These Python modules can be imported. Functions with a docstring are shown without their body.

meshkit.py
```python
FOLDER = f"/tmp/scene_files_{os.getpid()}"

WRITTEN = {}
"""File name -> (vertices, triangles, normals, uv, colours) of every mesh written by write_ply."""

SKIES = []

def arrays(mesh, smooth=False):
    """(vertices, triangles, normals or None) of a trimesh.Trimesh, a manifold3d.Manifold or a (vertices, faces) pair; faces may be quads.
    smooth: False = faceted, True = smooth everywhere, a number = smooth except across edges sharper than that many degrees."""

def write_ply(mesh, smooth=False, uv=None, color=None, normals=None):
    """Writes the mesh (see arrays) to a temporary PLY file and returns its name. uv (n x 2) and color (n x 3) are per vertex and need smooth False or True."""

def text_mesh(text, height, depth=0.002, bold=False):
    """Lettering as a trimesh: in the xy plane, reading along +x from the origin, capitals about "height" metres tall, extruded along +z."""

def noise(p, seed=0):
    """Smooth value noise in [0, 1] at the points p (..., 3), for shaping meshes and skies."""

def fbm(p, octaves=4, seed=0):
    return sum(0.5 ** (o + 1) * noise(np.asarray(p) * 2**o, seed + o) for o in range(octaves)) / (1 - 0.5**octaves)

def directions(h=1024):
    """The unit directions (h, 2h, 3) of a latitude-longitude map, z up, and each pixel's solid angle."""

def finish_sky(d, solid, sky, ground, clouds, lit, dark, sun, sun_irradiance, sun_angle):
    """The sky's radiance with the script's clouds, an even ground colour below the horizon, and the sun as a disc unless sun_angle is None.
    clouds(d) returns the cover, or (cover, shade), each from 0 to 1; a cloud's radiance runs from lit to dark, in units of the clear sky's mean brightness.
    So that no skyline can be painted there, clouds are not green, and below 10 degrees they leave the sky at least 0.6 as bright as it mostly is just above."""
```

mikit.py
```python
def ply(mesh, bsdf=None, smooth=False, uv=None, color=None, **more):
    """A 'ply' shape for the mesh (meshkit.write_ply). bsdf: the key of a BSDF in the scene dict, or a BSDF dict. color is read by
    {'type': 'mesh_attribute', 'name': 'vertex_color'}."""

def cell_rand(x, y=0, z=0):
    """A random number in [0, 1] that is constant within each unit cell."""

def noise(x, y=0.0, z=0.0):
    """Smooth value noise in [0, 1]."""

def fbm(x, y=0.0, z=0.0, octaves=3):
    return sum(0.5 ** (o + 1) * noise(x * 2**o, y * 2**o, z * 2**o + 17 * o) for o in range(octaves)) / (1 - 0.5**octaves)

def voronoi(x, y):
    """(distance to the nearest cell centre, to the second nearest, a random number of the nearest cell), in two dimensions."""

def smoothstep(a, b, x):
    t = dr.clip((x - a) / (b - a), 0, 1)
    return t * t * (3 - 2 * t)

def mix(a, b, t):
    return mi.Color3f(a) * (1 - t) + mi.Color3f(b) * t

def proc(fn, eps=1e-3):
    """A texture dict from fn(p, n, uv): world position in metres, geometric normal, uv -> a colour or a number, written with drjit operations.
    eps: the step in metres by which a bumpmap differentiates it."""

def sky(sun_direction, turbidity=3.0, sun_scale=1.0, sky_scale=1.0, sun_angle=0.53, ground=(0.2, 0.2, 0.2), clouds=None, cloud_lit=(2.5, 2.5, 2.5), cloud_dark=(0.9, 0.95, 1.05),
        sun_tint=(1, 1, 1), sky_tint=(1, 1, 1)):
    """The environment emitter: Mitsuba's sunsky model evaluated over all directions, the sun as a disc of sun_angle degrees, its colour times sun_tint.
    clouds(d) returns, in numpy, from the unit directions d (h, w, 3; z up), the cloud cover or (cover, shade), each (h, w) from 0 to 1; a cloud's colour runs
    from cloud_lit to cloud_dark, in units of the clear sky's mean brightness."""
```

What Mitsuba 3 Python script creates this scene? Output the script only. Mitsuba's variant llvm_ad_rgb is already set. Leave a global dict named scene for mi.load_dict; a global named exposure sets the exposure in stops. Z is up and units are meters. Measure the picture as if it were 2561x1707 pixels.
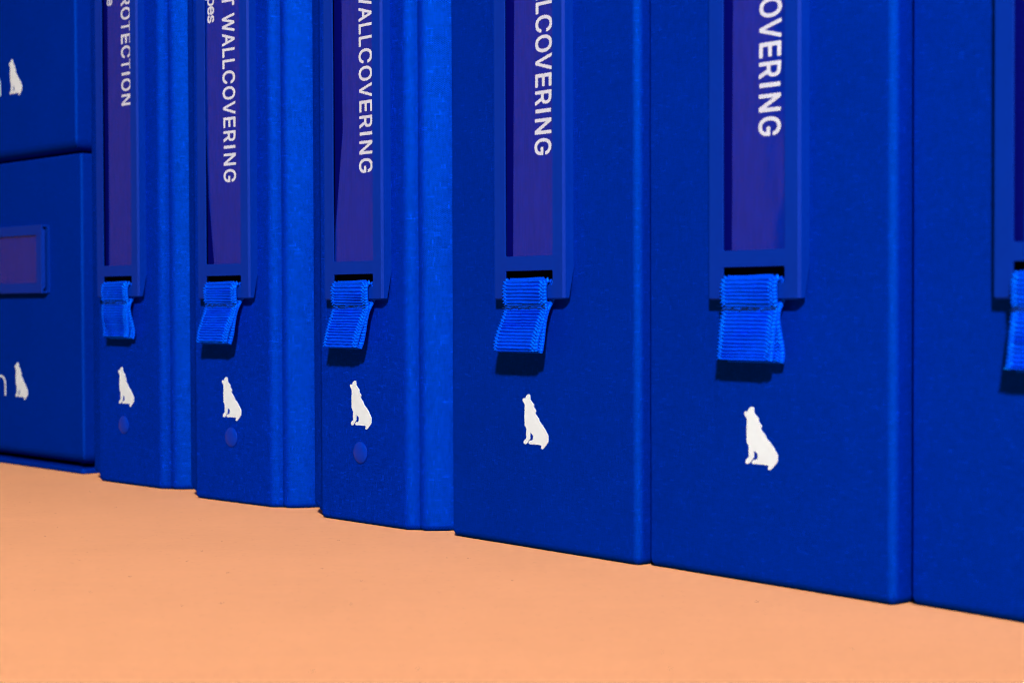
import math
import numpy as np
import trimesh, manifold3d, shapely
from shapely.geometry import Polygon
from shapely import affinity
import mitsuba as mi
import drjit as dr
import mikit, meshkit

T = mi.ScalarTransform4f
scene, labels = {}, {}

# ------------------------------------------------------------------ camera, light, exposure
CAM_H, PITCH, ROLL = 0.0768, 0.02194, 0.003506
fwd = np.array([0, math.cos(PITCH), -math.sin(PITCH)])
up0 = np.array([0, math.sin(PITCH), math.cos(PITCH)])
up = up0 * math.cos(ROLL) + np.array([1, 0, 0]) * math.sin(ROLL)
eye = np.array([0, 0, CAM_H])
scene['camera'] = {'type': 'thinlens', 'fov': 34.264, 'fov_axis': 'x', 'aperture_radius': 0.0015, 'focus_distance': 0.565,
                   'near_clip': 0.01, 'far_clip': 20.0,
                   'to_world': T().look_at(origin=eye.tolist(), target=(eye + fwd).tolist(), up=up.tolist())}
LAMP = np.array([-0.04, -0.82, 0.89])
aim = np.array([-0.02, 0.5, 0.08])
scene['studio_lamp'] = {'type': 'disk', 'to_world': T().look_at(origin=LAMP.tolist(), target=aim.tolist(), up=[0, 0, 1]) @ T().scale(0.045),
                        'emitter': {'type': 'area', 'radiance': {'type': 'rgb', 'value': [2150, 2050, 2000]}}}
labels['studio_lamp'] = {'label': 'small round studio flash standing behind and above the camera, out of the frame', 'category': 'lamp'}
scene['room_light'] = {'type': 'constant', 'radiance': {'type': 'rgb', 'value': [0.045, 0.045, 0.06]}}
exposure = 0.0

# ------------------------------------------------------------------ materials
def rgb(*c):
    return {'type': 'rgb', 'value': list(map(float, c))}

def weave(base, pitch, depth, grain):
    b = mi.Color3f(*base)
    def fn(p, n, uv):
        side = dr.abs(n.x * 0.70 - n.y * 0.71) > 0.82                    # boards that run into the shelf take the other horizontal axis
        s, z = dr.select(side, p.x * 0.71 + p.y * 0.70, p.x * 0.70 - p.y * 0.71) * 1000.0, p.z * 1000.0
        k = 2 * math.pi / pitch
        j = mikit.noise(s * 0.9, z * 0.25, 3.0) * 1.2
        h = dr.sin(s * k + j) * dr.sin(z * k + j * 0.7)
        slub = mikit.noise(s * 0.8, z * 4.3, 1.0) + mikit.noise(s * 4.3, z * 0.8, 9.0) - 1.0
        big = mikit.fbm(s * 0.045, z * 0.03, 5.0) - 0.5
        fleck = dr.select(mikit.cell_rand(s / 1.5, z / 0.34, 2.0) > 0.982, 0.38, 0.0) + dr.select(mikit.cell_rand(s / 0.34, z / 1.5, 8.0) > 0.988, 0.34, 0.0)
        v = 1.0 + depth * h + grain * slub + 0.10 * big + fleck * grain / 0.25
        return b * dr.clip(v, 0.3, 1.9)
    return mikit.proc(fn)

def cloth(base, spec, weight, alpha, pitch=0.5, depth=0.16, grain=0.26):
    return {'type': 'twosided', 'bsdf': {'type': 'blendbsdf', 'weight': weight,
            'bsdf_0': {'type': 'diffuse', 'reflectance': weave(base, pitch, depth, grain)},
            'bsdf_1': {'type': 'roughconductor', 'material': 'none', 'alpha': alpha, 'specular_reflectance': weave(spec, pitch, depth * 1.6, grain * 1.0)}}}

scene['book_cloth'] = cloth((0.0, 0.0185, 0.335), (0.0, 0.105, 0.60), 0.115, 0.34, 0.66, 0.32, 0.34)
scene['box_cloth'] = cloth((0.0, 0.0172, 0.288), (0.0, 0.11, 0.56), 0.12, 0.42, 0.40, 0.16, 0.22)
scene['storage_cloth'] = cloth((0.0, 0.0180, 0.285), (0.0, 0.12, 0.60), 0.08, 0.34, 0.40, 0.10, 0.12)
scene['webbing'] = {'type': 'twosided', 'bsdf': {'type': 'blendbsdf', 'weight': 0.12,
                    'bsdf_0': {'type': 'diffuse', 'reflectance': weave((0.0, 0.056, 0.74), 0.33, 0.12, 0.22)},
                    'bsdf_1': {'type': 'roughconductor', 'material': 'none', 'alpha': 0.26, 'specular_reflectance': rgb(0.0, 0.42, 1.0)}}}
scene['dark_thread'] = {'type': 'twosided', 'bsdf': {'type': 'diffuse', 'reflectance': rgb(0.004, 0.018, 0.10)}}

def smudge(base, amt):
    b = mi.Color3f(*base)
    def fn(p, n, uv):
        return b * (1.0 + amt * (mikit.fbm(p.x * 90, p.y * 90, p.z * 60) - 0.5))
    return mikit.proc(fn)

scene['blue_plastic'] = {'type': 'twosided', 'bsdf': {'type': 'principled', 'base_color': smudge((0.0, 0.0225, 0.285), 0.12), 'roughness': 0.48, 'specular': 0.05}}
scene['rivet_plastic'] = {'type': 'twosided', 'bsdf': {'type': 'principled', 'base_color': rgb(0.0, 0.027, 0.36), 'roughness': 0.26, 'specular': 0.08}}
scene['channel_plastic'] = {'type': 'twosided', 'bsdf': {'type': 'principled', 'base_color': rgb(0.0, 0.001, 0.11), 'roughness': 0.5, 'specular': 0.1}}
scene['shade_black'] = {'type': 'twosided', 'bsdf': {'type': 'diffuse', 'reflectance': rgb(0.003, 0.002, 0.008)}}  # near-black colour standing in for the shade inside the strap slots
def film_tone(p, n, uv):
    s, z = (p.x * 0.70 - p.y * 0.71) * 1000.0, p.z * 1000.0
    streak = mikit.noise(s * 2.2, z * 0.22, 4.0) - 0.5
    return mi.Color3f(0.0, 0.0135, 0.255) * (1.0 + 0.22 * streak)
scene['card_film'] = {'type': 'twosided', 'bsdf': {'type': 'roughplastic', 'distribution': 'ggx', 'alpha': 0.014, 'int_ior': 1.41, 'diffuse_reflectance': mikit.proc(film_tone)}}
scene['card_print'] = {'type': 'twosided', 'bsdf': {'type': 'roughplastic', 'distribution': 'ggx', 'alpha': 0.014, 'int_ior': 1.41, 'diffuse_reflectance': rgb(0.47, 0.55, 0.68)}}
def foil(p, n, uv):
    v = 0.5 * (mikit.noise(p.x * 2500, p.y * 2500, p.z * 2500) - 0.5)
    return mi.Color3f(0.605, 0.72, 0.755) * (1.0 + 0.10 * v)
scene['white_print'] = {'type': 'twosided', 'bsdf': {'type': 'diffuse', 'reflectance': mikit.proc(foil)}}

def paper(p, n, uv):
    x, y = p.x * 1000.0, p.y * 1000.0 + p.z * 1000.0
    cloud = mikit.fbm(x * 0.02, y * 0.02, 2.0) - 0.5
    fibre = mikit.noise(x * 0.9, y * 0.9, 7.0) - 0.5
    d1, _, r = mikit.voronoi(x / 19.0, y / 19.0)
    speck = dr.select((r > 0.80) & (d1 < 0.014 + 0.075 * (r - 0.80)), 0.45, 0.0)
    d2, _, r2 = mikit.voronoi(x / 7.0 + 31.3, y / 7.0)
    faint = dr.select(r2 > 0.5, 0.07 * (1.0 - mikit.smoothstep(0.02, 0.14, d2)), 0.0)
    v = (1.0 + 0.10 * cloud + 0.03 * fibre + 0.035 * (mikit.fbm(x * 0.12, y * 0.3, 4.0) - 0.5)) * (1.0 - speck) * (1.0 - faint)
    return mi.Color3f(0.60, 0.268, 0.119) * v
scene['peach_paper'] = {'type': 'twosided', 'bsdf': {'type': 'principled', 'base_color': mikit.proc(paper), 'roughness': 0.75, 'specular': 0.25}}

# ------------------------------------------------------------------ helpers (local frames in millimetres: u along the spine, w into the shelf, z up)
class Frame:
    def __init__(self, x, y, yaw_deg, z=0.0):
        a = math.radians(yaw_deg)
        self.o = np.array([x, y, z], float)
        self.m = np.array([[math.cos(a), math.sin(a), 0], [-math.sin(a), math.cos(a), 0], [0, 0, 1]])
    def __call__(self, v):
        return (np.asarray(v, float) @ self.m.T + self.o) * 0.001

def mesh_of(m):
    if hasattr(m, 'to_mesh'):
        k = m.to_mesh()
        return np.array(k.vert_properties[:, :3], float), np.array(k.tri_verts, int)
    if isinstance(m, trimesh.Trimesh):
        return np.array(m.vertices, float), np.array(m.faces, int)
    v, f = np.asarray(m[0], float), np.asarray(m[1], int)
    if f.shape[1] == 4:
        f = np.vstack([f[:, [0, 1, 2]], f[:, [0, 2, 3]]])
    return v, f

def put(key, m, frame, bsdf, smooth=False):
    v, f = mesh_of(m)
    k, n = key, 0
    while k in scene:
        n += 1
        k = f'{key}_{n:03d}'
    scene[k] = mikit.ply((frame(v), f), bsdf, smooth=smooth)
    return k

def chaikin(p, n=2):
    p = np.asarray(p, float)
    for _ in range(n):
        q = np.empty((2 * len(p), 2))
        q[0], q[-1] = p[0], p[-1]
        q[1:-1:2] = 0.75 * p[:-1] + 0.25 * p[1:]
        q[2:-1:2] = 0.25 * p[:-1] + 0.75 * p[1:]
        p = q
    return p

def normals2(p, closed=False):
    if closed:
        t = np.roll(p, -1, 0) - np.roll(p, 1, 0)
    else:
        t = np.gradient(p, axis=0)
    t /= np.maximum(np.linalg.norm(t, axis=1, keepdims=True), 1e-9)
    return np.stack([t[:, 1], -t[:, 0]], 1)          # outward for a path running left to right along the front

def strip(outer, thick, z0, z1, seed, rnd=0.7, amp=0.10, lift=None):
    """A board of cloth-covered card whose outer side follows the polyline (u, w), standing from z0 to z1."""
    P = np.asarray(outer, float)
    N = normals2(P)
    n = len(P)
    q = np.linspace(0, math.pi / 2, 7)
    zs = np.concatenate([z0 + rnd * (1 - np.cos(q)), np.linspace(z0 + rnd, z1, int((z1 - z0) / 4))[1:]])
    ins = np.concatenate([rnd * (1 - np.sin(q)), np.zeros(len(zs) - 7)])
    V = []
    for z, d in zip(zs, ins):
        k = meshkit.fbm(np.column_stack([P * 0.12, np.full(n, z * 0.035)]), 3, seed) - 0.5
        o = P - N * (d - amp * 2 * k * (z > z0 + rnd * 0.5))[:, None]
        i = P - N * thick + N * (0.25 * d)
        oi = np.vstack([o, i[::-1]])
        h = 0.0 if lift is None else lift(oi[:, 0])
        V.append(np.column_stack([oi, (h + z * (z1 - h) / z1) + np.zeros(2 * n)]))
    V = np.vstack(V)
    m, F = 2 * n, []
    for r in range(len(zs) - 1):
        a = r * m + np.arange(m)
        b = r * m + (np.arange(m) + 1) % m
        F += [np.column_stack([a, b, b + m]), np.column_stack([a, b + m, a + m])]
    i = np.arange(n - 1)
    o0, o1, i0, i1 = i, i + 1, m - 1 - i, m - 2 - i
    F += [np.column_stack([o0, i1, o1]), np.column_stack([o0, i0, i1])]
    t = (len(zs) - 1) * m
    F += [np.column_stack([t + o0, t + o1, t + i1]), np.column_stack([t + o0, t + i1, t + i0])]
    return V, np.vstack(F)

def arc(cx, cy, r, a0, a1, n):
    a = np.radians(np.linspace(a0, a1, n))
    return np.column_stack([cx + r * np.cos(a), cy + r * np.sin(a)])

def block(u0, u1, w0, w1, z0, z1, rl, rr, seed, rnd=1.6, amp=0.12, top=1.6):
    """A covered box with rounded upright edges (radius rl left, rr right at the front) and softly turned lower and upper edges."""
    front = np.column_stack([np.linspace(u0 + rl, u1 - rr, 40)[1:-1], np.full(38, w0)])
    ring = np.vstack([arc(u0 + rl, w0 + rl, rl, 180, 270, 9), front, arc(u1 - rr, w0 + rr, rr, 270, 360, 13),
                      np.column_stack([np.full(12, u1), np.linspace(w0 + rr, w1, 13)[1:]]),
                      np.column_stack([np.linspace(u1, u0, 6)[1:], np.full(5, w1)]),
                      np.column_stack([np.full(12, u0), np.linspace(w1, w0 + rl, 13)[:-1]])])
    n = len(ring)
    N = normals2(ring, True)
    q = np.linspace(0, math.pi / 2, 7)
    lo = [(z0 + rnd * (1 - math.cos(a)), rnd * (1 - math.sin(a))) for a in q]
    hi = [(z1 - top * (1 - math.cos(a)), top * (1 - math.sin(a))) for a in q[::-1]]
    mid = [(z, 0.0) for z in np.linspace(z0 + rnd, z1 - top, int((z1 - z0) / 4))[1:-1]]
    rows = lo + mid + hi
    V, F = [], []
    for z, d in rows:
        k = meshkit.fbm(np.column_stack([ring * 0.06, np.full(n, z * 0.04)]), 3, seed) - 0.5
        V.append(np.column_stack([ring - N * (d - amp * 2 * k)[:, None], np.full(n, z)]))
    V = np.vstack(V + [[[(u0 + u1) / 2, (w0 + w1) / 2, z0]], [[(u0 + u1) / 2, (w0 + w1) / 2, z1]]])
    for r in range(len(rows) - 1):
        a = r * n + np.arange(n)
        b = r * n + (np.arange(n) + 1) % n
        F += [np.column_stack([a, b, b + n]), np.column_stack([a, b + n, a + n])]
    a, b = np.arange(n), (np.arange(n) + 1) % n
    t = (len(rows) - 1) * n
    F += [np.column_stack([b, a, np.full(n, len(V) - 2)]), np.column_stack([t + a, t + b, np.full(n, len(V) - 1)])]
    return V, np.vstack(F)

M3 = manifold3d.Manifold
def cube(u0, u1, w0, w1, z0, z1):
    return M3.cube([u1 - u0, w1 - w0, z1 - z0]).translate([u0, w0, z0])
def hull(pts):
    return M3.hull_points(np.asarray(pts, float).tolist())

# ------------------------------------------------------------------ the setting: peach paper floor and the upright sheet whose reflection tints the label films
S = 2600.0
floor_frame = Frame(0, 500, 0)
put('floor', (np.array([[-S, -S, 0], [S, -S, 0], [S, S, 0], [-S, S, 0]]), np.array([[0, 1, 2, 3]])), floor_frame, 'peach_paper')
labels['floor'] = {'label': 'smooth peach paper ground that the blue files stand on', 'kind': 'structure'}
put('backdrop', cube(-920, -900, 412, 1500, 0.3, 900), Frame(0, 0, 0), 'peach_paper')
labels['backdrop'] = {'label': 'upright sheet of the same peach paper left of the files, outside the frame', 'kind': 'structure'}

# ------------------------------------------------------------------ shared shapes
WOLF = np.array([(2.86, 16.96), (3.36, 16.78), (3.55, 16.22), (3.57, 15.38), (4.16, 14.71), (4.81, 14.18), (5.27, 13.79), (5.21, 13.09), (5.73, 12.48), (6.32, 11.89),
    (6.28, 11.54), (5.88, 11.16), (6.28, 10.56), (6.92, 10.04), (7.47, 9.51), (7.93, 8.7), (8.57, 8.04), (9.3, 7.53), (10.12, 6.68), (10.66, 6.09), (11.12, 5.43), (11.66, 4.77),
    (12.02, 4.17), (11.98, 3.34), (12.02, 2.58), (11.66, 2.0), (11.03, 1.4), (10.48, 0.88), (9.85, 0.28), (9.3, 0.0), (8.75, 0.13), (8.57, 0.39), (8.81, 0.76), (8.88, 1.21),
    (8.3, 1.3), (6.46, 1.31), (4.99, 1.29), (3.5, 1.19), (2.95, 1.39), (2.76, 1.65), (3.04, 2.16), (3.51, 2.41), (4.43, 2.5), (4.9, 2.85), (4.9, 3.34), (5.04, 3.77), (4.8, 4.11),
    (4.25, 4.56), (3.69, 4.9), (3.47, 4.72), (3.43, 3.88), (3.45, 3.18), (3.23, 2.74), (2.67, 2.21), (2.2, 1.61), (1.64, 1.22), (1.08, 1.11), (0.61, 1.29), (0.42, 1.63), (0.61, 2.21),
    (1.17, 2.67), (1.64, 2.91), (1.74, 3.48), (1.61, 4.18), (1.68, 5.17), (1.74, 6.01), (1.36, 6.55), (0.9, 7.09), (0.93, 7.94), (0.9, 9.06), (0.84, 10.19), (0.95, 11.6), (1.03, 12.73),
    (0.96, 13.64), (0.62, 14.05), (0.24, 14.52), (0.0, 14.93), (0.11, 15.43), (0.53, 15.64), (0.99, 15.54), (1.31, 15.35), (1.42, 15.99), (1.84, 16.5), (2.49, 16.88)])

def wolf_emblem(key, frame, u, z, seed, scale=1.0):
    rng = np.random.default_rng(seed)
    ring = shapely.segmentize(Polygon(WOLF), 0.35)
    p = np.array(ring.exterior.coords)[:-1] + rng.normal(0, 0.035, (len(ring.exterior.coords) - 1, 2))
    g = Polygon(p).buffer(0)
    g = g if g.geom_type == 'Polygon' else max(g.geoms, key=lambda x: x.area)
    m = trimesh.creation.extrude_polygon(g, 0.22, engine='earcut')
    v = np.array(m.vertices) * [scale, scale, 1]
    put(key + '__wolf_emblem', (np.column_stack([u + v[:, 0], -0.10 - (v[:, 2] - 0.11), z + v[:, 1]]), m.faces[:, ::-1]), frame, 'white_print')

def rivet(key, frame, u, z, r=3.85):
    prof = [(0, -1.25), (0.35 * r, -1.22), (0.62 * r, -1.10), (0.80 * r, -0.92), (0.90 * r, -0.72), (0.955 * r, -0.60), (1.0 * r, -0.42), (1.0 * r, -0.2), (0.96 * r, 0.2)]
    n, V, F = 48, [], []
    for k, (rr, w) in enumerate(prof):
        a = np.arange(n) * 2 * math.pi / n
        V.append(np.column_stack([u + rr * np.cos(a), np.full(n, w), z + rr * np.sin(a)]))
    for k in range(len(prof) - 1):
        a = k * n + np.arange(n)
        b = k * n + (np.arange(n) + 1) % n
        F += [np.column_stack([a, a + n, b + n]), np.column_stack([a, b + n, b])]
    put(key + '__rivet', (np.vstack(V), np.vstack(F)), frame, 'rivet_plastic', smooth=40)

HOLDER_T = 3.98
def holder_body(h):
    """Moulded label holder: u 0..32.9, z 0 (its lower end)..h; window and strap slot cut through, lower end thinned from behind."""
    t = -HOLDER_T
    sec = [(0.0, 0.0), (0.0, t + 0.45), (0.35, t), (32.1, t), (32.75, t + 0.75), (32.9, 0.0)]
    body = hull([(u, w, z) for u, w in sec for z in (0.45, h)] + [(u * 0.97 + 0.45, w + 0.4 * (w < -1), 0.0) for u, w in sec])
    body -= hull([(u, w, z) for u in (-1, 40) for w, z in ((0.5, -1), (-1.9, -1), (-1.9, 0.0), (0.0, 9.5), (0.5, 9.5))])
    def opening(u0, u1, z0, z1, r=0.35, f=0.08):
        c = manifold3d.CrossSection([[(u0 + r, z0), (u1 - r, z0), (u1, z0 + r), (u1, z1 - r), (u1 - r, z1), (u0 + r, z1), (u0, z1 - r), (u0, z0 + r)]])
        a = c.extrude(12).rotate([90, 0, 0]).translate([0, 4, 0])
        fl = hull([(u, t - 0.1, z) for u in (u0 - f - 0.1, u1 + f + 0.1) for z in (z0 - f - 0.1, z1 + f + 0.1)] + [(u, t + f, z) for u in (u0, u1) for z in (z0, z1)])
        return a + fl
    body -= hull([(u, w, z) for u in (1.5, 31.2) for w in (1.0, t + 0.45) for z in (1.2, h - 4)])       # hollow behind a thin face
    body -= opening(5.46, 27.65, 13.52, h - 10.0)
    body -= opening(5.46, 27.65, 4.5, 8.95)
    return body
HOLDER = holder_body(205.0)

def glyph_line(text, cap, start, end, weight=0.0):
    """Lettering in the (advance, height) plane: capitals of height cap, the whole line stretched by letter spacing to run from start to end."""
    parts, x = [], 0.0
    adv = []
    wide = dict(C=.72, O=.735, V=.70, E=.57, R=.61, I=.165, N=.67, G=.72, W=1.0, A=.70, L=.50, T=.60, P=.58)
    for c in text:
        if c == ' ':
            adv.append((None, 0.30 * cap))
            continue
        m = trimesh.creation.box(bounds=[[0, 0, 0], [0.18 * cap, cap, 0.05]]) if c == 'I' else meshkit.text_mesh(c, cap, 0.05, bold=True)
        b = m.bounds
        k = wide[c] * cap / (b[1][0] - b[0][0]) if c in wide else 0.95
        m.apply_scale([k, 1, 1])
        adv.append((m, (b[1][0] - b[0][0]) * k))
    SB = {'I': 0.14, 'L': 0.085, 'T': 0.035, 'A': 0.02, 'V': 0.02, 'W': 0.02, 'O': 0.075, 'C': 0.075, 'G': 0.075}
    lead = lambda c: SB.get(c, 0.11) * cap
    tail = lambda c: {'L': 0.02, 'E': 0.05, 'R': 0.04, 'C': 0.05, 'G': 0.10}.get(c, SB.get(c, 0.11)) * cap
    width = sum(a for _, a in adv) + sum((0 if i == 0 else lead(c)) + (0 if i == len(text) - 1 else tail(c)) for i, c in enumerate(text) if c != ' ')
    gap = (end - start - width) / max(len(text) - 1, 1)
    x = start
    for i, (c, (m, a)) in enumerate(zip(text, adv)):
        if m is None:
            x += a + gap
            continue
        if i:
            x += lead(c)
        v = np.array(m.vertices)
        v[:, 0] += x - m.bounds[0][0]
        parts.append(trimesh.Trimesh(v, m.faces, process=False))
        x += a + tail(c) + gap
    return trimesh.util.concatenate(parts)

def label_holder(key, frame, u0, zb, seed, curl, lines, edge=((0, 205), (7.3, 7.3)), bow=0.0):
    h = key + '__label_holder'
    hf = Frame(*frame.o[:2], 0, 0)
    hf.m = frame.m
    hf.o = frame.o + frame.m @ np.array([u0, 0, zb])
    put(h, HOLDER, hf, 'blue_plastic', smooth=25)
    put(h + '__slot_shade', cube(3.0, 30.5, -0.7, -0.25, 3.2, 11.0), hf, 'shade_black')  # added plate behind the slot, its colour paints the darkness of the opening
    zc, lift_l, lift_r = curl          # how far the card bows out of the holder, by height, at its left and right edge
    def card_t(u, z):
        s = np.clip((u - 5.0) / 23.0, 0, 1)
        l, r = np.interp(z, zc, lift_l), np.interp(z, zc, lift_r)
        p = np.column_stack([u * 0.05, z * 0.035, np.full(len(u), seed * 3.7)])
        q = np.column_stack([u * 0.22, z * 0.10, np.full(len(u), seed * 1.3)])
        return np.minimum(2.2 + l * (1 - s) + r * s, 3.12) + bow * (1 - (2 * s - 1) ** 2) + 0.22 * (meshkit.fbm(p, 2, seed) - 0.5) + 0.10 * (meshkit.noise(q, seed + 7) - 0.5)
    zs = np.linspace(11.0, 198.0, 150)
    ks, Z = np.meshgrid(np.linspace(0, 1, 26), zs)
    ks, Z = ks.ravel(), Z.ravel()
    L = np.interp(Z, *edge)
    U = L + (30.6 - L) * ks
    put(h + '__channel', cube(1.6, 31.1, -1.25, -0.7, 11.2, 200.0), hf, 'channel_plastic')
    i = (np.arange(149)[:, None] * 26 + np.arange(25)).ravel()
    put(h + '__label_card', (np.column_stack([U, -card_t(U, Z), Z]), np.column_stack([i, i + 1, i + 27, i + 26])), hf, 'card_film', smooth=True)
    for text, cap, base0, base1, za, ze in lines:
        m = glyph_line(text, cap, 0.0, za - ze)
        v, f = trimesh.remesh.subdivide_to_size(m.vertices, m.faces, 1.5)
        run = v[:, 0]
        u = base0 + (base1 - base0) * run / (za - ze) + v[:, 1]
        z = (za - zb) - run
        put(h + '__lettering', (np.column_stack([u, -(card_t(u, z) + 0.10 + v[:, 2]), z]), f), hf, 'card_print')

def spline(pts, step):
    from scipy.interpolate import CubicSpline
    p = np.asarray(pts, float)
    s = np.concatenate([[0], np.cumsum(np.linalg.norm(np.diff(p, axis=0), axis=1))])
    n = int(s[-1] / step) + 1
    q = np.linspace(0, s[-1], n)
    return CubicSpline(s, p)(q), q

def webbing_mesh(path, u_of, seam_z, seed, thick=0.95, pitch=1.0):
    """A length of grosgrain tape: path in (t, z), t the distance from the spine; u_of(z) gives its left and right edge."""
    c, s = spline(path, 0.125)
    tan = np.gradient(c, axis=0)
    tan /= np.linalg.norm(tan, axis=1, keepdims=True)
    nor = np.column_stack([-tan[:, 1], tan[:, 0]])                # outward (towards the viewer) for a path running down
    nu = 49
    k = np.linspace(0, 1, nu)
    rng = np.random.default_rng(seed)
    jit = np.interp(s, np.arange(0, s[-1] + 2, 1.3), rng.normal(0, 0.10, len(np.arange(0, s[-1] + 2, 1.3))))
    V = []
    for j, (pt, n) in enumerate(zip(c, nor)):
        l, r = u_of(pt[1])
        u = l + (r - l) * k
        edge = np.minimum(u - l, r - u)
        wob = 0.12 * (meshkit.noise(np.column_stack([u * 0.35, np.full(nu, s[j] * 0.5), np.full(nu, seed)]), seed) - 0.5)
        ph = 2 * math.pi * (s[j] + jit[j] + wob) / pitch
        rib = np.sqrt(np.clip(np.cos(ph) - 0.05, 0, 0.95) / 0.95)
        selv = np.sqrt(np.clip(np.cos(ph + math.pi * 0.9) - 0.05, 0, 0.95) / 0.95)
        yarn = 0.86 + 0.14 * np.cos(2 * math.pi * u / 0.42)
        d = np.where(edge > 1.7, rib * yarn, np.where(edge > 0.85, selv, rib)) * 0.80
        d = d * np.where(np.abs(edge - 1.7) < 0.2, 0.45, 1.0) * np.where(np.abs(edge - 0.85) < 0.15, 0.55, 1.0)
        d *= 1 - 0.85 * math.exp(-((pt[1] - seam_z) / 0.75) ** 2)
        d = d * np.clip(0.25 + edge / 0.6, 0, 1) - 0.30 * (edge < 0.25)
        V.append(np.column_stack([u + 0.05 * np.where(edge < 0.5, np.sign(k - 0.5) * np.cos(ph), 0), -(pt[0] + n[0] * (thick / 2 + d - 0.1)), pt[1] + n[1] * (thick / 2 + d - 0.1)]))
    B = []
    for pt, n in zip(c, nor):
        l, r = u_of(pt[1])
        B.append(np.column_stack([l + (r - l) * k, np.full(nu, -(pt[0] - n[0] * thick / 2)), np.full(nu, pt[1] - n[1] * thick / 2)]))
    m = len(c)
    V = np.vstack(V + B)
    i = (np.arange(m - 1)[:, None] * nu + np.arange(nu - 1)).ravel()
    o = m * nu
    F = [np.column_stack([i, i + nu, i + nu + 1, i + 1]), np.column_stack([o + i, o + i + 1, o + i + nu + 1, o + i + nu])]
    for col in (0, nu - 1):
        a = np.arange(m - 1) * nu + col
        q = np.column_stack([a, o + a, o + a + nu, a + nu])
        F.append(q if col == 0 else q[:, ::-1])
    for row in (0, m - 1):
        a = row * nu + np.arange(nu - 1)
        q = np.column_stack([a, a + 1, o + a + 1, o + a])
        F.append(q if row == 0 else q[:, ::-1])
    return V, np.vstack(F)

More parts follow.
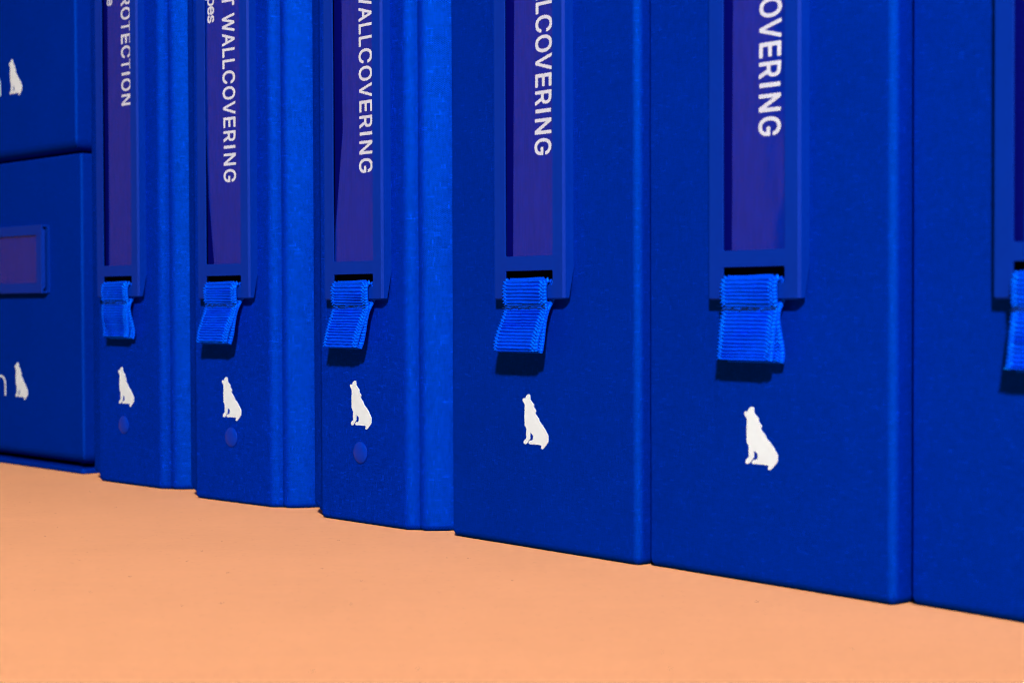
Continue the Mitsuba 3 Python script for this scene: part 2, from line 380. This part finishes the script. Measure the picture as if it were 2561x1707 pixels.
def pull_strap(key, frame, u0, zb, seed, e_front, e_back, ul, ur, z_end, back_shift=0.0):
    f = Frame(*frame.o[:2], 0, 0)
    f.m, f.o = frame.m, frame.o + frame.m @ np.array([u0, 0, 0])
    sz = zb - 2.3
    rng = np.random.default_rng(seed)
    def edges(l0, r0, l1, r1):
        def fn(z):
            k = np.clip((sz - z) / (sz - z_end), 0, 1)
            k = k * (0.4 + 0.6 * k)
            return l0 + (l1 - l0) * k, r0 + (r1 - r0) * k
        return fn
    mid = 0.5 * (sz + z_end)
    front = [(2.0, zb + 2.6), (2.25, zb + 4.6), (3.2, zb + 5.75), (4.3, zb + 5.5), (4.95, zb + 4.2), (5.0, zb + 2.0), (4.75, zb - 0.8), (4.45, sz), (4.75, sz - 1.8),
             (0.5 * (4.6 + e_front) + 0.12 * (e_front - 4.6), mid), (e_front, z_end)]
    back = [(0.75, zb + 6.0), (0.85, zb + 3.0), (1.5, zb + 0.2), (min(3.2, e_back + 1.2), sz), (0.5 * (3.0 + e_back) + 0.12 * (e_back - 3.0), mid), (e_back, z_end - 0.5)]
    s = key + '__pull_strap'
    put(s, webbing_mesh(front, edges(5.75, 25.6, ul, ur), sz, seed), f, 'webbing', smooth=50)
    put(s + '__back_layer', webbing_mesh(back, edges(5.75, 25.6, ul + back_shift, ur + back_shift), sz, seed + 50), f, 'webbing', smooth=50)
    bits = []
    for side, x in ((-1, 6.3), (1, 6.9)):
     while x < 25.0:
        l = rng.uniform(1.1, 1.7)
        c = trimesh.creation.capsule(height=l, radius=0.26, count=[6, 6])
        c.apply_transform(trimesh.transformations.rotation_matrix(math.pi / 2 + rng.normal(0, 0.16), [0, 1, 0]))
        c.apply_translation([x + rng.uniform(-0.1, 0.1), -(4.45 + 0.48), sz + 0.42 * side + rng.normal(0, 0.10)])
        bits.append(c)
        x += l + 0.35
    for _ in range(3):
        c = trimesh.creation.capsule(height=rng.uniform(2, 4), radius=0.18, count=[6, 6])
        c.apply_transform(trimesh.transformations.rotation_matrix(math.pi / 2 + rng.normal(0, 0.25), [0, 1, 0]))
        c.apply_translation([rng.uniform(8, 20), -(4.45 + 0.5), sz + rng.uniform(-0.5, 0.5)])
        bits.append(c)
    put(s + '__stitching', trimesh.util.concatenate(bits), f, 'dark_thread', smooth=True)

# ------------------------------------------------------------------ ring binders (spine, hinged covers), left to right
SPINE = chaikin([(-4.2, 2.7), (-2.8, 2.0), (-1.4, 1.15), (-0.7, 0.35), (0.6, 0.0), (45.6, 0.0), (46.8, 0.12), (48.0, 0.75), (49.4, 2.0), (51.0, 2.9)], 3)
FRONT = chaikin([(51.0, 2.9), (52.2, 2.75), (53.4, 3.0), (54.6, 3.8), (56.2, 5.4), (58.2, 7.9), (60.2, 10.8), (61.6, 14.2), (62.0, 19), (62.2, 28), (62.2, 60), (62.2, 120), (62.2, 240)], 2)
BACK = chaikin([(-11.6, 240), (-11.6, 120), (-11.6, 60), (-11.6, 24), (-11.4, 12), (-10.9, 7.0), (-9.6, 4.4), (-6.9, 3.5), (-4.2, 2.7)], 2)
flat = ([0, 17, 95, 205], [0, 0, -0.35, -0.3], [0, 0, 0, 0])
corner = lambda u: 3.2 * np.clip((0.5 - u) / 9.5, 0, 1) ** 1.6          # the case is cut round at its lower left corner
binders = [
    dict(x=-181.5, y=729.71, yaw=44.77, u0=5.22, zb=80.7, wolf=(15.71, 33.72), riv=(20.03, 25.79), seed=11, left=1.5,
         curl=([0, 40, 120, 205], [0.2, 0.1, 0.1, 0.3], [0, 0, 0, 0]),
         lines=[('PROTECTION', 7.1, 18.75, 18.7, 214.6, 162.2), ('e', 4.9, 8.0, 8.0, 209.2, 206.2)],
         strap=dict(e_front=4.8, e_back=2.8, ul=6.4, ur=25.3, z_end=63.5, back_shift=1.0),
         label='leftmost ring binder, slim, its card reading PROTECTION, standing beside the stacked storage boxes'),
    dict(x=-126.38, y=663.34, yaw=43.26, u0=7.14, zb=79.55, wolf=(17.34, 32.16), riv=(23.23, 25.72), seed=23, left=1.12,
         curl=([0, 14, 24, 40, 82, 118, 205], [-0.4, -0.2, 0.1, 0.6, 0.9, 1.0, 1.0], [0, 0, 0, 0, 0, 0, 0]),
         edge=((0, 14, 24, 40, 82, 118, 205), (8.4, 8.2, 7.3, 6.0, 4.4, 3.6, 2.5)),
         lines=[('T', 6.95, 15.75, 15.75, 196.5, 190.8), ('WALLCOVERING', 6.95, 15.75, 15.9, 189.3, 124.6), ('pes', 4.9, 6.9, 6.9, 196.9, 187.0)],
         strap=dict(e_front=8.0, e_back=6.6, ul=4.9, ur=23.6, z_end=62.6, back_shift=0.6),
         label='middle ring binder, two lines of white text on its card, its pull strap hanging crooked'),
    dict(x=-68.92, y=600.45, yaw=46.49, u0=7.11, zb=78.75, wolf=(16.82, 33.38), riv=(22.65, 25.11), seed=37, left=1.2,
         curl=([0, 14, 24, 60, 106, 205], [1.0, 1.0, 0.9, -0.4, -0.3, 0.0], [0, 0, 0, 0, 0, 0]),
         edge=((0, 14, 22, 60, 106, 205), (5.3, 5.2, 5.4, 8.6, 8.4, 7.6)),
         lines=[('WALLCOVERING', 7.0, 18.6, 18.6, 187.6, 122.8)],
         strap=dict(e_front=7.5, e_back=6.2, ul=4.4, ur=22.8, z_end=62.4, back_shift=0.8),
         label='rightmost ring binder, standing against the wide archive boxes, its fabric hinge brightly lit'),
]
for b in binders:
    key = 'ring_binder'
    n = sum(1 for k in labels if k.startswith('ring_binder'))
    key = key if n == 0 else f'ring_binder_{n:03d}'
    fr = Frame(b['x'], b['y'], b['yaw'])
    labels[key] = {'label': b['label'], 'category': 'binder', 'group': 'blue cloth ring binders in the row'}
    put(key + '__spine', strip(SPINE, 2.3, 0.0, 318.0, b['seed'], 2.0, 0.07, corner), fr, 'book_cloth', smooth=40)
    put(key + '__front_cover', strip(FRONT, 2.3, 0.0, 318.0, b['seed'] + 1, 2.0, 0.16), fr, 'book_cloth', smooth=40)
    put(key + '__back_cover', strip(np.column_stack([np.where(BACK[:, 0] < -4.2, -4.2 + (BACK[:, 0] + 4.2) * b['left'], BACK[:, 0]), BACK[:, 1]]), 2.3, 0.0, 318.0, b['seed'] + 2, 2.0, 0.07, corner), fr, 'book_cloth', smooth=40)
    rivet(key, fr, *b['riv'])
    wolf_emblem(key, fr, *b['wolf'], b['seed'])
    label_holder(key, fr, b['u0'], b['zb'], b['seed'], b['curl'], b['lines'], b.get('edge', ((0, 17, 95, 205), (7.2, 7.3, 7.9, 7.9))), b.get('bow', 0.0))
    pull_strap(key, fr, b['u0'], b['zb'], b['seed'], **b['strap'])

# ------------------------------------------------------------------ wide archive boxes, left to right
boxes = [
    dict(x=-19.89, y=551.76, yaw=49.19, u0=26.41, zb=78.47, wolf=(35.69, 31.78), seed=41, left=-0.4, right=86.8, curl=flat,
         lines=[('WALLCOVERING', 7.2, 18.9, 17.9, 187.6, 123.0)],
         strap=dict(e_front=8.2, e_back=6.9, ul=5.0, ur=25.2, z_end=62.6, back_shift=0.5),
         label='leftmost wide archive box, right beside the ring binders, its card reading LLCOVERING at the top'),
    dict(x=41.34, y=485.42, yaw=50.02, u0=25.66, zb=77.98, wolf=(35.56, 31.71), seed=53, left=-1.9, right=86.0, curl=([0, 205], [0, 0], [0, 0]), bow=0.28,
         lines=[('WALLCOVERING', 7.15, 18.2, 17.6, 186.8, 122.0)],
         strap=dict(e_front=6.2, e_back=3.4, ul=5.4, ur=25.2, z_end=61.6, back_shift=1.2),
         label='middle wide archive box, its card reading COVERING in the largest white letters'),
    dict(x=102.46, y=421.08, yaw=51.78, u0=25.88, zb=77.8, wolf=None, seed=67, left=-1.6, right=86.8, curl=flat, lines=[],
         strap=dict(e_front=6.0, e_back=3.0, ul=5.0, ur=25.0, z_end=61.2, back_shift=0.8),
         label='rightmost archive box, cut off by the edge of the photo, with no emblem in view'),
]
for n, b in enumerate(boxes):
    key = 'archive_box' if n == 0 else f'archive_box_{n:03d}'
    fr = Frame(b['x'], b['y'], b['yaw'])
    labels[key] = {'label': b['label'], 'category': 'archive box', 'group': 'wide blue archive boxes in the row'}
    put(key + '__body', block(b['left'], b['right'], 0.0, 240, 0.0, 318.0, 1.3, 2.4, b['seed'], 2.6, 0.10), fr, 'box_cloth', smooth=40)
    if b['wolf']:
        wolf_emblem(key, fr, *b['wolf'], b['seed'])
    label_holder(key, fr, b['u0'], b['zb'], b['seed'], b['curl'], b['lines'], b.get('edge', ((0, 17, 95, 205), (7.2, 7.3, 7.9, 7.9))), b.get('bow', 0.0))
    pull_strap(key, fr, b['u0'], b['zb'], b['seed'], **b['strap'])

# ------------------------------------------------------------------ two stacked storage boxes at the left
def letter_n(key, frame, u_right, z, h, w):
    """The thin rounded letter n that ends the maker's name; the rest of the word lies outside the frame."""
    r = w / 2
    path = [(u_right, z), (u_right, z + h - r)] + [(u_right - r + r * math.cos(a), z + h - r + r * math.sin(a)) for a in np.linspace(0, math.pi, 24)] + [(u_right - w, z + h - r), (u_right - w, z)]
    stem = [(u_right - w, z), (u_right - w, z + h)]
    g = shapely.union_all([shapely.LineString(path).buffer(0.47), shapely.LineString(stem).buffer(0.47)])
    m = trimesh.creation.extrude_polygon(g, 0.2, engine='earcut')
    v = m.vertices
    put(key + '__lettering', (np.column_stack([v[:, 0], -0.1 - (v[:, 2] - 0.1), v[:, 1]]), m.faces[:, ::-1]), frame, 'white_print')

def card_holder(key, frame, z0, seed):
    """Low label holder: back plate, raised frame with a window, open right end with a folded lip, and the card inside."""
    h = key + '__label_holder'
    u0, u1, t, H = -106.0, -30.0, 3.4, 32.3
    c = Frame(*frame.o[:2], 0, 0)
    c.m, c.o = frame.m, frame.o + np.array([0, 0, z0])
    back = cube(u0 - 1, u1 + 1.9, -0.9, 0.05, 0.15, H - 0.15)
    front = hull([(u, w, z) for w, d in ((-t, 0.25), (-t + 0.25, 0.0), (-t + 0.8, 0.0)) for u in (u0 + d, u1 - d) for z in (d, H - d)])
    front -= cube(u0 + 5.2, u1 - 5.0, -9, 9, 4.95, H - 4.75)
    walls = cube(u0, u1 + 1.0, -t + 0.7, -0.5, 0.1, 1.1) + cube(u0, u1 + 1.0, -t + 0.7, -0.5, H - 1.1, H - 0.1) + cube(u0, u0 + 1.2, -t + 0.7, -0.5, 0.1, H - 0.1)
    put(h, front + back + walls, c, 'blue_plastic', smooth=25)
    lip = hull([(u, w, z) for u, w, d in ((u1 - 0.4, -t + 0.5, 1.3), (u1 + 0.15, -t + 0.6, 1.5), (u1 + 0.45, -1.7, 3.0), (u1 - 0.4, -1.7, 3.0)) for z in (d, H - d)])
    put(h + '__end_lip', lip, c, 'blue_plastic', smooth=25)
    us, zs = np.linspace(u0 + 3, u1 - 2, 60), np.linspace(3.4, H - 3.4, 24)
    U, Z = np.meshgrid(us, zs)
    U, Z = U.ravel(), Z.ravel()
    w = -(t - 1.15) - 0.10 * (meshkit.fbm(np.column_stack([U * 0.06, Z * 0.08, U * 0 + seed]), 3, seed) - 0.5)
    i = (np.arange(23)[:, None] * 60 + np.arange(59)).ravel()
    put(h + '__label_card', (np.column_stack([U, w, Z]), np.column_stack([i, i + 1, i + 61, i + 60])), c, 'card_film', smooth=True)

def storage_box(key, fr, wolf_uz, n_uz, z_holder, seed, base):
    put(key + '__body', block(-200.0, 1.6, 0.0, 220, 4.6 if base else 1.7, 147.0, 3, 1.3, seed, 5.0, 0.22, 1.4), fr, 'storage_cloth', smooth=40)
    put(key + '__plinth', cube(-184, -16, 18, 204, 0.5 if base else 0.0, 11), fr, 'storage_cloth')
    if base:
        put(key + '__base_board', block(-201.0, 2.4, -0.9, 222, 0.0, 2.5, 2.0, 2.0, seed + 3, 0.9, 0.06, 0.8), fr, 'storage_cloth', smooth=40)
    wolf_emblem(key, fr, *wolf_uz, seed, 1.055)
    letter_n(key, fr, *n_uz)
    card_holder(key, fr, z_holder, seed)

low = Frame(-197.78, 761.33, 46.5, 0.0)
storage_box('storage_box', low, (-63.9, 31.9), (-74.2, 33.6, 9.2, 8.6), 83.1, 71, True)
labels['storage_box'] = {'label': 'lower blue storage box at the left edge, standing on its base board on the ground', 'category': 'storage box', 'group': 'stacked blue storage boxes'}
high = Frame(-200.4, 763.1, 46.5, 147.1)
storage_box('storage_box_001', high, (-62.2, 31.2), (-72.0, 33.0, 9.2, 8.6), 82.3, 83, False)
labels['storage_box_001'] = {'label': 'upper blue storage box lying on top of the other one at the left edge', 'category': 'storage box', 'group': 'stacked blue storage boxes'}
